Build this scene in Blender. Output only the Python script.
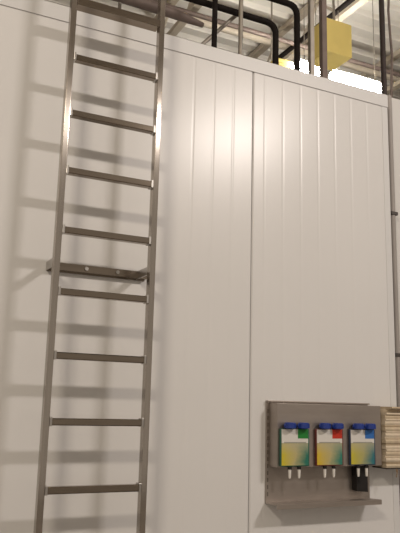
import bpy, bmesh, math
from mathutils import Vector, Matrix

for o in list(bpy.data.objects):
    bpy.data.objects.remove(o)
S = bpy.context.scene
C = S.collection

# ---------------------------------------------------------------- camera
F_PX = 684.2
cam = bpy.data.cameras.new('camera')
cam.sensor_fit = 'VERTICAL'
cam.sensor_height = 36.0
cam.lens = 36.0 * F_PX / 533.0
cam.clip_start = 0.05
camo = bpy.data.objects.new('camera', cam)
C.objects.link(camo)
yaw, pitch, roll = 0.4507, 0.1989, 0.0254
fw = Vector((math.sin(yaw)*math.cos(pitch), math.cos(yaw)*math.cos(pitch), math.sin(pitch)))
r0 = Vector((math.cos(yaw), -math.sin(yaw), 0))
u0 = r0.cross(fw)
rr = math.cos(roll)*r0 + math.sin(roll)*u0
uu = -math.sin(roll)*r0 + math.cos(roll)*u0
m = Matrix((rr, uu, -fw)).transposed().to_4x4()
m.translation = Vector((0, -3.44, 1.564))
camo.matrix_world = m
cam.dof.use_dof = False
S.camera = camo

# ---------------------------------------------------------------- world, lights, exposure
W = bpy.data.worlds.new('world')
S.world = W
W.use_nodes = True
bg = W.node_tree.nodes['Background']
bg.inputs[0].default_value = (1.0, 0.865, 0.72, 1)
bg.inputs[1].default_value = 0.40

def area(name, loc, target, sx, sy, power, col):
    l = bpy.data.lights.new(name, 'AREA')
    l.shape = 'RECTANGLE'
    l.size, l.size_y = sx, sy
    l.energy = power
    l.color = col
    o = bpy.data.objects.new(name, l)
    C.objects.link(o)
    o.location = loc
    d = Vector(target) - Vector(loc)
    o.rotation_euler = d.to_track_quat('-Z', 'Y').to_euler()
    return o
LC = (1.0, 0.90, 0.83)
LW = (1.0, 0.865, 0.70)
area('ceiling_lamp_light', (4.85, -5.5, 5.7), (2.4, 0, 2.2), 1.15, 0.18, 166, LC)
area('ceiling_lamp_light', (-2.85, -5.5, 5.7), (0.4, 0, 2.2), 1.15, 0.18, 152, LW)

S.view_settings.view_transform = 'Standard'
S.view_settings.look = 'None'
S.view_settings.gamma = 1
S.view_settings.use_curve_mapping = False
S.view_settings.exposure = 0.0

# ---------------------------------------------------------------- materials
def mat(name, col, rough=0.5, metal=0.0, noise=0.0, nscale=6.0, stretch=(1, 1, 1), bump=0.0, emit=None, spec=0.5):
    mt = bpy.data.materials.new(name)
    mt.use_nodes = True
    nt = mt.node_tree
    b = nt.nodes['Principled BSDF']
    b.inputs['Base Color'].default_value = (*col, 1)
    b.inputs['Roughness'].default_value = rough
    b.inputs['Metallic'].default_value = metal
    b.inputs['Specular IOR Level'].default_value = spec
    if emit:
        b.inputs['Emission Color'].default_value = (*emit[0], 1)
        b.inputs['Emission Strength'].default_value = emit[1]
    if noise or bump:
        tc = nt.nodes.new('ShaderNodeTexCoord')
        mp = nt.nodes.new('ShaderNodeMapping')
        mp.inputs['Scale'].default_value = stretch
        nz = nt.nodes.new('ShaderNodeTexNoise')
        nz.inputs['Scale'].default_value = nscale
        nz.inputs['Detail'].default_value = 4
        nt.links.new(tc.outputs['Object'], mp.inputs['Vector'])
        nt.links.new(mp.outputs['Vector'], nz.inputs['Vector'])
        if noise:
            rp = nt.nodes.new('ShaderNodeValToRGB')
            rp.color_ramp.elements[0].position = 0.3
            rp.color_ramp.elements[1].position = 0.7
            rp.color_ramp.elements[0].color = (*[c*(1-noise) for c in col], 1)
            rp.color_ramp.elements[1].color = (*[min(1, c*(1+noise)) for c in col], 1)
            nt.links.new(nz.outputs['Fac'], rp.inputs['Fac'])
            nt.links.new(rp.outputs['Color'], b.inputs['Base Color'])
        if bump:
            bp = nt.nodes.new('ShaderNodeBump')
            bp.inputs['Strength'].default_value = bump
            bp.inputs['Distance'].default_value = 0.01
            nt.links.new(nz.outputs['Fac'], bp.inputs['Height'])
            nt.links.new(bp.outputs['Normal'], b.inputs['Normal'])
    return mt

M = {}
M['panel'] = mat('white_panel_paint', (0.74, 0.735, 0.73), 0.27, noise=0.012, nscale=2.0, spec=0.4)
M['trim'] = mat('white_trim_paint', (0.70, 0.70, 0.70), 0.38)
M['far_panel'] = mat('far_white_panel', (0.70, 0.69, 0.67), 0.4)
M['steel'] = mat('brushed_stainless', (0.50, 0.48, 0.455), 0.30, 1.0, noise=0.06, nscale=9, stretch=(12, 12, 0.6))
def brushed(mt, amount):
    nt = mt.node_tree
    b = nt.nodes['Principled BSDF']
    b.inputs['Anisotropic'].default_value = amount
    tg = nt.nodes.new('ShaderNodeTangent')
    tg.direction_type = 'RADIAL'
    tg.axis = 'Z'
    nt.links.new(tg.outputs[0], b.inputs['Tangent'])
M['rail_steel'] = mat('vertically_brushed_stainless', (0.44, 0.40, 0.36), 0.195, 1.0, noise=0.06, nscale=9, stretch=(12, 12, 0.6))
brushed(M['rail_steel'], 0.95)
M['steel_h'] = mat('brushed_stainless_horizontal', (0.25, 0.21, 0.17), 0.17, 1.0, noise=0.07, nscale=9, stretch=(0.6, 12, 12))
M['panel_steel'] = mat('dull_stainless_sheet', (0.39, 0.345, 0.31), 0.42, 0.85, noise=0.07, nscale=5, stretch=(1, 1, 4))
M['dark_slot'] = mat('dark_slot', (0.13, 0.115, 0.10), 0.7)
M['black'] = mat('black_pipe_paint', (0.012, 0.009, 0.008), 0.8, noise=0.2, nscale=12, spec=0.15)
M['galv'] = mat('galvanised_steel', (0.32, 0.29, 0.25), 0.5, 0.7, noise=0.15, nscale=10)
M['brown_steel'] = mat('brown_grey_steel', (0.17, 0.13, 0.115), 0.6, 0.2, noise=0.15, nscale=8)
M['dark_brown'] = mat('dark_brown_steel', (0.03, 0.019, 0.017), 0.6, 0.1, noise=0.15, nscale=8)
M['yellow'] = mat('yellow_paint', (0.76, 0.61, 0.19), 0.5, noise=0.08, nscale=3)
M['deck'] = mat('ceiling_deck_paint', (0.80, 0.77, 0.72), 0.6, noise=0.05, nscale=2)
M['truss'] = mat('truss_paint', (0.50, 0.44, 0.36), 0.6, noise=0.1, nscale=4)
M['concrete'] = mat('floor_concrete', (0.34, 0.31, 0.28), 0.55, noise=0.12, nscale=2.5, bump=0.1)
M['hall_wall'] = mat('hall_wall_paint', (0.55, 0.51, 0.45), 0.8, noise=0.05)
M['lamp'] = mat('lamp_diffuser', (0.9, 0.9, 0.88), 0.4, emit=((1.0, 0.94, 0.84), 100.0))
M['lamp_body'] = mat('lamp_housing', (0.75, 0.73, 0.70), 0.5)
M['conduit'] = mat('grey_conduit', (0.36, 0.33, 0.31), 0.6, 0.0, noise=0.06)
M['clamp'] = mat('dark_clamp', (0.09, 0.08, 0.075), 0.5, 0.4)
M['white_plastic'] = mat('white_plastic', (0.80, 0.78, 0.74), 0.35)
M['blue_cap'] = mat('blue_plastic', (0.012, 0.04, 0.26), 0.4)
M['black_plastic'] = mat('black_plastic', (0.008, 0.006, 0.005), 0.6)
M['green_bag'] = mat('green_plastic', (0.03, 0.13, 0.09), 0.4)
M['red_bag'] = mat('dark_red_plastic', (0.16, 0.035, 0.03), 0.4)
M['blue_bag'] = mat('dark_blue_plastic', (0.035, 0.055, 0.11), 0.4)
M['green_patch'] = mat('green_print', (0.01, 0.22, 0.03), 0.5)
M['red_patch'] = mat('red_print', (0.55, 0.03, 0.01), 0.5)
M['blue_patch'] = mat('blue_print', (0.03, 0.16, 0.50), 0.5)
M['grey_print'] = mat('grey_print', (0.36, 0.35, 0.30), 0.5)
M['header'] = mat('white_print', (0.72, 0.70, 0.66), 0.5)
for i, c in enumerate([(0.60, 0.50, 0.36), (0.70, 0.60, 0.46), (0.52, 0.42, 0.29)]):
    M['paper%d' % i] = mat('tan_paper_%s' % 'abc'[i], c, 0.85, noise=0.08, nscale=30)
M['strip'] = mat('brown_paper_strip', (0.22, 0.15, 0.09), 0.8)

def label_mat(name, left, mid, right):
    """printed picture on a label: yellow at the left running to green or blue at the right"""
    mt = mat(name, (1, 1, 1), 0.42)
    nt = mt.node_tree
    b = nt.nodes['Principled BSDF']
    tc = nt.nodes.new('ShaderNodeTexCoord')
    sp = nt.nodes.new('ShaderNodeSeparateXYZ')
    nz = nt.nodes.new('ShaderNodeTexNoise')
    nz.inputs['Scale'].default_value = 3.0
    ad = nt.nodes.new('ShaderNodeMath'); ad.operation = 'MULTIPLY_ADD'
    ad.inputs[1].default_value = 0.35
    sub = nt.nodes.new('ShaderNodeMath'); sub.operation = 'SUBTRACT'
    sub.inputs[1].default_value = 0.175
    rp = nt.nodes.new('ShaderNodeValToRGB')
    e = rp.color_ramp.elements
    e[0].position = 0.05; e[0].color = (*left, 1)
    e[1].position = 0.9; e[1].color = (*right, 1)
    n = e.new(0.5); n.color = (*mid, 1)
    # towards the top of the picture the print pales to cream
    mx = nt.nodes.new('ShaderNodeMix'); mx.data_type = 'RGBA'
    mr = nt.nodes.new('ShaderNodeMapRange')
    mr.inputs['From Min'].default_value = 0.45; mr.inputs['From Max'].default_value = 1.0
    mr.inputs['To Min'].default_value = 0.0; mr.inputs['To Max'].default_value = 0.75
    L = nt.links.new
    L(tc.outputs['Generated'], sp.inputs[0]); L(tc.outputs['Generated'], nz.inputs['Vector'])
    L(nz.outputs['Fac'], ad.inputs[0]); L(sp.outputs['X'], ad.inputs[2]); L(ad.outputs[0], sub.inputs[0])
    L(sub.outputs[0], rp.inputs['Fac']); L(sp.outputs['Z'], mr.inputs['Value'])
    L(mr.outputs[0], mx.inputs['Factor']); L(rp.outputs['Color'], mx.inputs['A'])
    mx.inputs['B'].default_value = (0.50, 0.46, 0.30, 1)
    L(mx.outputs['Result'], b.inputs['Base Color'])
    return mt
M['pic_green'] = label_mat('label_picture_green', (0.60, 0.50, 0.03), (0.48, 0.42, 0.20), (0.02, 0.17, 0.12))
M['pic_red'] = label_mat('label_picture_red', (0.65, 0.46, 0.03), (0.48, 0.42, 0.20), (0.03, 0.20, 0.15))
M['pic_blue'] = label_mat('label_picture_blue', (0.55, 0.48, 0.04), (0.40, 0.38, 0.16), (0.03, 0.17, 0.20))

# ---------------------------------------------------------------- mesh helpers
class MB:
    def __init__(self):
        self.bm = bmesh.new()

    def box(self, x0, x1, y0, y1, z0, z1, bev=0.0, seg=2):
        t = bmesh.new()
        bmesh.ops.create_cube(t, size=1)
        for v in t.verts:
            v.co = Vector(((x0+x1)/2 + v.co.x*(x1-x0), (y0+y1)/2 + v.co.y*(y1-y0), (z0+z1)/2 + v.co.z*(z1-z0)))
        if bev:
            bmesh.ops.bevel(t, geom=t.edges[:], offset=bev, segments=seg, affect='EDGES', profile=0.5)
        self._merge(t)
        return self

    def _merge(self, t):
        me = bpy.data.meshes.new('tmp')
        t.to_mesh(me); t.free()
        self.bm.from_mesh(me)
        bpy.data.meshes.remove(me)

    def prism(self, poly, a0, a1, axis='x'):
        """poly: 2-D outline; extruded along axis. axis x: (y,z); y: (x,z); z: (x,y)"""
        def P(p, a):
            return {'x': (a, p[0], p[1]), 'y': (p[0], a, p[1]), 'z': (p[0], p[1], a)}[axis]
        t = bmesh.new()
        A = [t.verts.new(P(p, a0)) for p in poly]
        B = [t.verts.new(P(p, a1)) for p in poly]
        n = len(poly)
        t.faces.new(A); t.faces.new(B[::-1])
        for i in range(n):
            t.faces.new((A[i], B[i], B[(i+1) % n], A[(i+1) % n]))
        bmesh.ops.recalc_face_normals(t, faces=t.faces[:])
        self._merge(t)
        return self

    def tube(self, pts, rad, n=14, radii=None):
        pts = [Vector(p) for p in pts]
        t = bmesh.new()
        rings = []
        up = None
        for i, p in enumerate(pts):
            d = (pts[min(i+1, len(pts)-1)] - pts[max(i-1, 0)]).normalized()
            if up is None:
                up = Vector((0, 0, 1)) if abs(d.z) < 0.9 else Vector((0, 1, 0))
            s = d.cross(up).normalized()
            up = s.cross(d).normalized()
            rd = radii[i] if radii else rad
            rings.append([t.verts.new(p + rd*(math.cos(a)*s + math.sin(a)*up)) for a in [2*math.pi*k/n for k in range(n)]])
        for a, b in zip(rings, rings[1:]):
            for k in range(n):
                t.faces.new((a[k], a[(k+1) % n], b[(k+1) % n], b[k]))
        t.faces.new(rings[0][::-1]); t.faces.new(rings[-1])
        bmesh.ops.recalc_face_normals(t, faces=t.faces[:])
        self._merge(t)
        return self

    def build(self, name, material, parent=None, smooth=False):
        me = bpy.data.meshes.new(name)
        if smooth:
            for f in self.bm.faces:
                f.smooth = True
            for e in self.bm.edges:
                if len(e.link_faces) == 2 and e.calc_face_angle(0) > 0.7:
                    e.smooth = False
        self.bm.to_mesh(me); self.bm.free()
        me.materials.append(material)
        o = bpy.data.objects.new(name, me)
        C.objects.link(o)
        if parent is not None:
            o.parent = parent
            o.location = -parent.location
        return o

def subpart(mb, name, material, part, smooth=False):
    """a piece of a part; its mesh is given relative to the thing's base"""
    o = mb.build(name, material, None, smooth)
    o.parent = part
    o.location = part.parent.location
    return o

def thing(name, label, cat, loc, group=None):
    o = bpy.data.objects.new(name, None)
    C.objects.link(o)
    o.empty_display_size = 0.1
    o.location = loc
    o['label'] = label
    o['category'] = cat
    if group:
        o['group'] = group
    return o

def tag(o, label, cat, group=None):
    o['label'] = label
    o['category'] = cat
    if group:
        o['group'] = group
    return o

def struct(o):
    o['kind'] = 'structure'
    return o

def elbow(a, corner, b, rad, n=8):
    """path a -> rounded corner -> b"""
    a, c, b = Vector(a), Vector(corner), Vector(b)
    d1, d2 = (a-c).normalized(), (b-c).normalized()
    p, q = c + d1*rad, c + d2*rad
    arc = []
    for i in range(n+1):
        t = i/n
        arc.append((1-t)**2*p + 2*t*(1-t)*c + t*t*q)
    return [a] + arc + [b]

# ---------------------------------------------------------------- setting
WX1 = 3.075          # right end of the cold-room wall
ZT = 3.711           # its top
struct(MB().box(-9, 14, -9, 15, -0.1, 0).build('floor', M['concrete']))

# hall ceiling: ribbed metal deck, ribs along the wall
ZC = 7.1
prof = []
y = -9.0
while y < 14.9:
    prof += [(y, ZC), (y+0.16, ZC), (y+0.19, ZC+0.07), (y+0.27, ZC+0.07)]
    y += 0.30
poly = prof + [(y, ZC), (y, ZC+0.2), (-9, ZC+0.2)]
struct(MB().prism(poly, -9, 14, 'x').build('ceiling', M['deck']))
struct(MB().box(-9, 14, 14.9, 15.1, 0, ZC+0.2).build('wall_back', M['hall_wall']))
struct(MB().box(13.9, 14.1, -9, 14.9, 0, ZC+0.2).build('wall_right', M['hall_wall']))

# front wall of the cold room: insulated panels with shallow vertical grooves
wall = struct(bpy.data.objects.new('wall_front', None))
C.objects.link(wall)
RIB = 0.1337
def panel(x0, x1, first):
    pts = [(x0, 0.1), (x0, 0.006), (x0+0.006, 0.0)]
    x = first
    while x < x1 - 0.02:
        if x > x0 + 0.02:
            pts += [(x-0.011, 0.0), (x-0.003, 0.00055), (x+0.003, 0.00055), (x+0.011, 0.0)]
        x += RIB
    pts += [(x1-0.006, 0.0), (x1, 0.006), (x1, 0.1)]
    return MB().prism(pts, 0.0, ZT-0.01, 'z').build('insulated_panel', M['panel'], wall)
panel(-3.2, -0.1375, 9)
panel(-0.1325, 2.001, 1.597)
panel(2.0065, WX1, 2.0065+RIB*0.62)
struct(MB().prism([(-0.007, 3.618), (0.0, 3.618), (0.0, 3.70), (0.1, 3.70), (0.1, ZT), (-0.003, ZT), (-0.007, ZT-0.004)], -3.2, WX1+0.004, 'x').build('trim_1', M['trim']))
struct(MB().prism([(WX1-0.045, -0.002), (WX1+0.003, -0.002), (WX1+0.003, 0.06), (WX1, 0.06), (WX1, 0.0), (WX1-0.045, 0.0)], 0.0, 3.617, 'z').build('trim_2', M['trim']))
struct(MB().box(WX1-0.1, WX1-0.001, 0.1, 4.0, 0, ZT-0.012).build('wall_side', M['panel']))
struct(MB().box(-3.2, WX1-0.1, 0.1, 4.0, ZT-0.11, ZT-0.012).build('trim_3', M['panel']))     # lid of the cold room
struct(MB().box(3.172, 5.6, 0.15, 3.2, 0, 3.80, 0.006).build('wall_far', M['far_panel']))

# ---------------------------------------------------------------- ladder
LX0, LX1 = 0.800, 1.264      # clear opening between the rails
RT, RD = 0.030, 0.046        # rail face, rail depth
YF = -0.245                  # front face of the rails
lad = thing('wall_ladder', 'tall stainless steel ladder standing off the white panel wall', 'ladder', ((LX0+LX1)/2, -0.22, 0))
for xa, xb in ((LX0-RT, LX0), (LX1, LX1+RT)):
    rail = MB().box(xa, xb, YF, YF+RD, 0.012, 4.75, 0.004, 3).build('side_rail', M['rail_steel'], lad)
    xm = (xa+xb)/2
    subpart(MB().box(xm-0.04-lad.location.x, xm+0.04-lad.location.x, YF-0.03-lad.location.y, YF+RD+0.03-lad.location.y, 0, 0.012, 0.002), 'foot_plate', M['steel'], rail)
Z0 = 1.164
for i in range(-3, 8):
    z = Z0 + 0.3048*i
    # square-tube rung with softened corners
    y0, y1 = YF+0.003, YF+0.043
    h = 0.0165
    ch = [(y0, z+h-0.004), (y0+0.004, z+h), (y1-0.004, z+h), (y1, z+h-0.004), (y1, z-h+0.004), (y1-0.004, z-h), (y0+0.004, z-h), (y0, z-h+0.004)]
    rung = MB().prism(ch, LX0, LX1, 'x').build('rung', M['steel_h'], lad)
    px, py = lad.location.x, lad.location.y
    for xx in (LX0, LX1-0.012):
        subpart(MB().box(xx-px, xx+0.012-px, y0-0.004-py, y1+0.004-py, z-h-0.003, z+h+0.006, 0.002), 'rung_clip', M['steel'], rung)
# the plate across the rails at the top of the wall
zt = Z0 + 0.3048*8
MB().box(LX0, LX1, YF-0.002, YF+0.062, zt-0.012, zt+0.030, 0.003).build('top_plate', M['steel_h'], lad)
# stand-off bracket to the wall
bk = MB().prism([(-0.040, 2.220), (-0.040, 2.258), (-0.001, 2.258), (-0.001, 2.214), (-0.007, 2.214), (-0.007, 2.220)], LX0-0.008, LX1+0.064, 'x').build('standoff_bracket', M['steel_h'], lad)
px, py = lad.location.x, lad.location.y
for xa in (LX0-0.012, LX1+0.012):
    subpart(MB().box(xa-px, xa+0.008-px, YF+RD-0.002-py, -0.002-py, 2.217, 2.261, 0.002), 'bracket_arm', M['steel'], bk)
for xb in (LX0+0.19, LX0+0.36):
    subpart(MB().tube([(xb-px, -0.048-py, 2.24), (xb-px, -0.039-py, 2.24)], 0.011, 6), 'bolt', M['steel'], bk)

# ---------------------------------------------------------------- stainless wash station
st = thing('dispenser_station', 'stainless steel dispenser station with bottom shelf on the white wall', 'dispenser rack', (2.48, 0, 1.03))
sx, sy, sz = st.location
plate = MB().box(2.105, 2.838, -0.012, -0.001, 1.03, 1.597, 0.002).build('back_plate', M['panel_steel'], st)
sl = MB()
for k in range(13):
    zz = 1.07 + k*0.038
    sl.box(2.112-sx, 2.1185-sx, -0.0132-sy, -0.0118-sy, zz-sz, zz+0.022-sz)
subpart(sl, 'slot_row', M['dark_slot'], plate)
subpart(MB().box(2.105-sx, 2.838-sx, -0.03-sy, -0.011-sy, 1.588-sz, 1.597-sz, 0.002), 'top_flange', M['panel_steel'], plate)
BX0, BX1, BY = 2.122, 2.862, -0.10
MB().box(BX0, BX1, BY, BY+0.004, 1.232, 1.582, 0.0015).build('front_panel', M['panel_steel'], st)
for xa in (BX0, BX1-0.004):
    MB().box(xa, xa+0.004, BY+0.005, -0.0125, 1.232, 1.582, 0.001).build('side_flange', M['panel_steel'], st)
MB().box(BX0+0.005, BX1-0.005, BY+0.005, -0.0125, 1.578, 1.582, 0.0005).build('panel_lid', M['panel_steel'], st)
shelf = MB().prism([(-0.0125, 1.036), (-0.127, 1.042), (-0.130, 1.039), (-0.130, 1.015), (-0.126, 1.015), (-0.126, 1.035), (-0.0125, 1.031)], 2.104, 2.828, 'x').build('shelf', M['panel_steel'], st)

# black holder under the right-hand dispenser
h = MB()
h.prism([(2.703, 1.085), (2.785, 1.078), (2.785, 1.228), (2.703, 1.228)], -0.060, -0.0125, 'y')
hold = thing('black_holder', 'small black open box below the blue-marked dispenser, against the steel plate', 'holder', (2.736, -0.05, 1.08))
h.build('body', M['black_plastic'], hold)
MB().box(2.699, 2.789, -0.064, -0.0602, 1.20, 1.229, 0.001).build('rim', M['black_plastic'], hold)

# three dispensers
def dispenser(x0, x1, bag, patch, pic, label):
    z0, z1 = 1.238, 1.440
    t = thing('soap_dispenser', label, 'dispenser', ((x0+x1)/2, -0.13, z0), 'dispensers on the steel station')
    tx, ty, tz = t.location
    y0, y1 = -0.122, -0.1005
    MB().box(x0, x1+0.006, y0, y1, z0, z1+0.003, 0.005, 3).build('body', bag, t, True)
    w = x1 - x0
    # label
    lb = MB().box(x0+0.003, x1-0.004, y0-0.0012, y0+0.0005, z0+0.006, z1-0.076).build('label_picture', pic, t)
    hd = MB().box(x0+0.003, x1-0.004, y0-0.0012, y0+0.0005, z1-0.075, z1).build('label_header', M['header'], t)
    subpart(MB().box(x0+w*0.60-tx, x1-0.005-tx, y0-0.0022-ty, y0-0.0013-ty, z1-0.050-tz, z1+0.001-tz), 'colour_patch', patch, hd)
    subpart(MB().box(x0+w*0.10-tx, x0+w*0.90-tx, y0-0.0018-ty, y0-0.0013-ty, z1-0.0745-tz, z1-0.069-tz), 'rule_line', M['grey_print'], hd)
    # two blue caps on top
    for cx in (x0+w*0.27, x0+w*0.76):
        cp = MB().tube([(cx, -0.1365, z1+0.0035), (cx, -0.1365, z1+0.006), (cx, -0.1365, z1+0.008), (cx, -0.1365, z1+0.032), (cx, -0.1365, z1+0.038)], 0, 20,
                       [0.024, 0.024, 0.035, 0.034, 0.027]).build('cap', M['blue_cap'], t, True)
        subpart(MB().box(cx-0.040-tx, cx+0.040-tx, -0.1425-ty, -0.1305-ty, z1+0.014-tz, z1+0.030-tz, 0.004), 'cap_wing', M['blue_cap'], cp)
    # two white nozzles below
    for cx in (x0+w*0.34, x0+w*0.68):
        nz = MB().tube([(cx, -0.112, z0-0.001), (cx, -0.112, z0-0.024), (cx, -0.112, z0-0.056), (cx, -0.112, z0-0.064)], 0, 14,
                       [0.0095, 0.009, 0.0075, 0.0055]).build('nozzle', M['white_plastic'], t, True)
        subpart(MB().tube([(cx-tx, -0.112-ty, z0-0.001-tz), (cx-tx, -0.112-ty, z0-0.016-tz)], 0.0115, 14), 'collar', M['black_plastic'], nz)
    return t
dispenser(2.134, 2.318, M['green_bag'], M['green_patch'], M['pic_green'], 'soap dispenser with green corner patch on its label, left on the steel panel')
dispenser(2.372, 2.556, M['red_bag'], M['red_patch'], M['pic_red'], 'soap dispenser with red corner patch on its label, between two others')
dispenser(2.613, 2.792, M['blue_bag'], M['blue_patch'], M['pic_blue'], 'soap dispenser with blue corner patch on its label, above the black holder')

# ---------------------------------------------------------------- stack of tan paper on a small bracket
br = thing('paper_bracket', 'thin dark metal bracket shelf carrying the tan paper stack', 'bracket', (2.99, 0, 1.215))
MB().box(2.870, 3.14, -0.135, -0.0012, 1.214, 1.219, 0.001).build('shelf_plate', M['dark_brown'], br)
MB().box(2.875, 3.135, -0.0050, -0.0012, 1.2192, 1.27, 0.001).build('wall_flange', M['panel_steel'], br)
ords = ['lowest', 'second lowest', 'third from the bottom', 'fourth from the bottom', 'fifth from the bottom', 'fifth from the top', 'fourth from the top', 'third from the top', 'second from the top', 'topmost']
offs = [0.000, -0.003, 0.004, 0.001, -0.002, 0.003, -0.001, 0.004, 0.008, 0.030]
tops = []
z = 1.2195
for i in range(10):
    hh = 0.036
    o = offs[i]
    t = thing('folded_paper_pack', 'tan folded paper pack, %s in the stack beside the dispensers' % ords[i], 'paper', (3.0, -0.1, z), 'tan paper packs in the stack')
    x0, x1 = 2.876 + o, 3.130 + o*0.3
    # a folded pad: rounded fold at the front, loose leaves
    def pad(za, zb, fr):
        return [(-0.012, za), (fr+0.004, za), (fr+0.002, za+(zb-za)*0.25), (fr, (za+zb)/2), (fr+0.002, za+(zb-za)*0.75), (fr+0.004, zb), (-0.012, zb)]
    MB().prism(pad(z+0.0002, z+hh*0.62, -0.125+o), x0, x1, 'x').build('lower_fold', M['paper%d' % (i % 2)], t)
    MB().prism(pad(z+hh*0.64, z+hh-0.0004, -0.119-o), x0+0.004, x1-0.002, 'x').build('upper_fold', M['paper%d' % (1 if i % 3 else 2)], t)
    z += hh
tag(MB().prism([(2.935, 1.213), (2.952, 1.213), (2.949, 1.19), (2.941, 1.165), (2.936, 1.168), (2.942, 1.19)], -0.137, -0.1355, 'y').build('hanging_strip', M['strip']),
    'narrow brown strip hanging below the tan paper stack', 'strip')

# ---------------------------------------------------------------- conduit at the wall's right end
cd = thing('grey_conduit', 'vertical grey conduit pipe running down beside the right end of the white wall', 'conduit', (3.187, 0.13, 0))
MB().tube([(3.202, 0.122, 0.002), (3.202, 0.122, 3.78)], 0.022, 16).build('pipe', M['conduit'], cd, True)
for zz in (2.9, 1.92, 0.98):
    MB().box(3.174, 3.234, 0.096, 0.1495, zz-0.012, zz+0.012, 0.003).build('clamp', M['clamp'], cd)

# ---------------------------------------------------------------- pipes and posts above the wall
ZR = ZT - 0.012
def pipe(name, label, pts, rad, mt, cat='pipe', flange=True, group=None):
    t = thing(name, label, cat, pts[-1], group)
    MB().tube(pts, rad, 16).build('pipe', mt, t, True)
    if flange:
        p = Vector(pts[-1])
        MB().tube([p + Vector((0, 0, 0.0)), p + Vector((0, 0, 0.012))], rad*2.0, 16).build('flange', mt, t, True)
    return t
pipe('black_pipe', 'straight black vertical pipe left of the thin grey rod above the wall', [(1.868, 0.29, ZC), (1.868, 0.29, ZR)], 0.0185, M['black'])
pipe('black_pipe', 'black pipe running level then bending down left of the taller bent pipe', elbow((0.2, 0.36, 4.245), (2.392, 0.36, 4.245), (2.392, 0.36, ZR), 0.08), 0.023, M['black'])
pipe('black_pipe', 'taller bent black pipe nearest the two grey posts', elbow((0.2, 0.36, 4.445), (2.575, 0.36, 4.445), (2.575, 0.36, ZR), 0.08), 0.023, M['black'])
pipe('threaded_rod', 'thin grey vertical rod between the black pipes above the wall', [(2.062, 0.28, ZC), (2.062, 0.28, ZR)], 0.0155, M['galv'], 'rod')
def post(label, x, y, w, mt):
    t = thing('steel_post', label, 'post', (x, y, ZR))
    # open channel strut
    q = w/2
    MB().prism([(x-q, y-q), (x+q, y-q), (x+q, y+q), (x+q-0.006, y+q), (x+q-0.006, y-q+0.006), (x-q+0.006, y-q+0.006), (x-q+0.006, y+q), (x-q, y+q)], ZR+0.006, ZC, 'z').build('channel', mt, t)
    MB().box(x-q-0.02, x+q+0.02, y-q-0.02, y+q+0.02, ZR, ZR+0.006).build('base_plate', mt, t)
post('grey steel post just right of the tallest bent black pipe', 2.650, 0.29, 0.033, M['galv'])
post('brown-grey steel post in front of the yellow beam', 2.755, 0.29, 0.040, M['brown_steel'])
dp = thing('steel_post', 'dark brown steel post rising at the right end of the white wall', 'post', (3.50, 0.5, 3.80))
MB().tube([(3.50, 0.5, 3.806), (3.50, 0.5, ZC)], 0.022, 14).build('pole', M['dark_brown'], dp, True)
MB().tube([(3.50, 0.5, 3.80), (3.50, 0.5, 3.806)], 0.055, 14).build('base_plate', M['dark_brown'], dp, True)
cb = [(3.60+0.012*math.sin(k*1.7), 0.52, 6.8-k*0.2) for k in range(16)]
tag(MB().tube(cb, 0.010, 8).build('hanging_cable', M['brown_steel'], None, True), 'brown cable hanging beside the dark post at the right end', 'cable')
# grey insulated duct end lying along the roof
dk = thing('insulated_pipe', 'thick dim grey pipe ending behind the straight black pipe above the ladder', 'pipe', (1.2, 0.62, 4.25))
MB().tube([(-0.6, 0.6, 4.30), (1.6, 0.6, 4.265), (1.76, 0.6, 4.255), (1.93, 0.6, 4.235)], 0, 18, [0.04, 0.039, 0.034, 0.018]).build('pipe', M['brown_steel'], dk, True)
for xs in (0.3, 1.3):
    MB().tube([(xs, 0.6, ZR), (xs, 0.6, 4.22)], 0.012, 10).build('stand', M['galv'], dk, True)
tag(MB().tube([(1.60, 0.47, ZR), (2.10, 0.42, 4.265)], 0.014, 10).build('brace', M['galv'], None, True), 'short slanting grey brace beside the straight black pipe', 'brace')

# ---------------------------------------------------------------- yellow beam
yb = thing('yellow_beam', 'yellow box beam hanging behind the grey posts', 'beam', (3.83, 1.9, 4.94))
MB().box(3.69, 4.0, 1.5, 1.82, 4.942, 5.30, 0.012).build('box', M['yellow'], yb)
for yy in (1.58, 1.74):
    MB().tube([(3.845, yy, 5.295), (3.81, yy, ZC)], 0.012, 8).build('hanger_rod', M['galv'], yb, True)
y2 = thing('yellow_beam', 'low yellow beam end showing between the two bent black pipes', 'beam', (4.1, 2.9, 5.4))
MB().box(3.94, 4.18, 2.80, 3.4, 5.30, 5.56, 0.01).build('box', M['yellow'], y2)
MB().tube([(4.06, 3.1, 5.55), (4.06, 3.1, ZC)], 0.012, 8).build('hanger_rod', M['galv'], y2, True)

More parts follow.
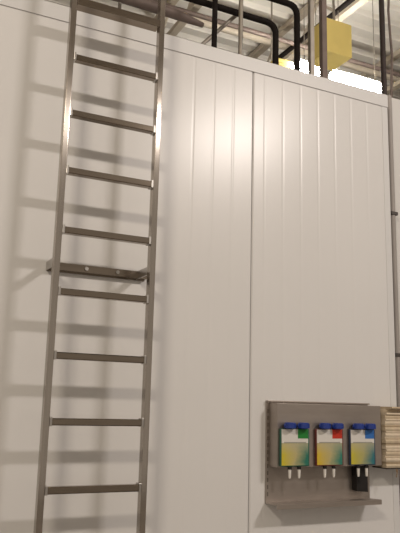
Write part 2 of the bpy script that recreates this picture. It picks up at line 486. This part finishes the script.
# ---------------------------------------------------------------- tube lamps
def lamp(x0, x1, label):
    yy, zz = 2.77, 5.52
    t = thing('tube_lamp', label, 'lamp', ((x0+x1)/2, yy, zz), 'tube lamps beyond the wall')
    MB().tube([(x0, yy, zz-0.02), (x0+0.02, yy, zz-0.02), (x1-0.02, yy, zz-0.02), (x1, yy, zz-0.02)], 0, 18, [0.045, 0.062, 0.062, 0.045]).build('diffuser', M['lamp'], t, True)
    MB().box(x0+0.03, x1-0.03, yy-0.018, yy+0.018, zz+0.043, zz+0.075, 0.006).build('housing', M['lamp_body'], t)
    for xx in (x0+0.12, x1-0.12):
        MB().tube([(xx, yy, zz+0.074), (xx, yy, ZC)], 0.005, 8).build('hanger_wire', M['galv'], t, True)
lamp(4.19, 4.60, 'short glowing tube lamp behind the two grey posts')
lamp(4.70, 5.49, 'long glowing tube lamp just above the right part of the wall')

# ---------------------------------------------------------------- roof trusses and cross pipes
def truss(x, label):
    t = thing('roof_truss', label, 'truss', (x, 5.0, 6.5), 'roof trusses under the deck')
    MB().box(x-0.05, x+0.05, 0.5, 12, 6.98, 7.06, 0.005).build('top_chord', M['truss'], t)
    MB().box(x-0.05, x+0.05, 0.9, 11.6, 6.48, 6.55, 0.005).build('bottom_chord', M['truss'], t)
    w = MB()
    k = 0
    yy = 1.0
    while yy < 11.4:
        w.tube([(x, yy, 6.53 if k % 2 == 0 else 6.99), (x, yy+0.5, 6.99 if k % 2 == 0 else 6.53)], 0.02, 8)
        yy += 0.5
        k += 1
    w.build('web', M['truss'], t)
truss(3.3, 'roof truss above the straight black pipe')
truss(5.05, 'roof truss above the yellow beam')
truss(7.0, 'roof truss at the far right, behind the dark post')
def rail(label, y, z, mt, name='ceiling_pipe', r=0.04, x0=-2, x1=12):
    t = tag(MB().tube([(x0, y, z), (x1, y, z)], r, 12).build(name, mt, None, True), label, 'pipe')
rail('brown ceiling pipe running along the hall, nearest the top edge of the white wall', 3.55, 6.30, M['brown_steel'], r=0.03)
rail('pale ceiling pipe running along the hall above the brown one', 4.3, 6.72, M['truss'], r=0.05)
tag(MB().tube([(4.84, 1.0, 6.42), (4.84, 9.0, 6.42)], 0.035, 12).build('ceiling_pipe', M['black'], None, True), 'black ceiling pipe running back above the yellow beam', 'pipe')
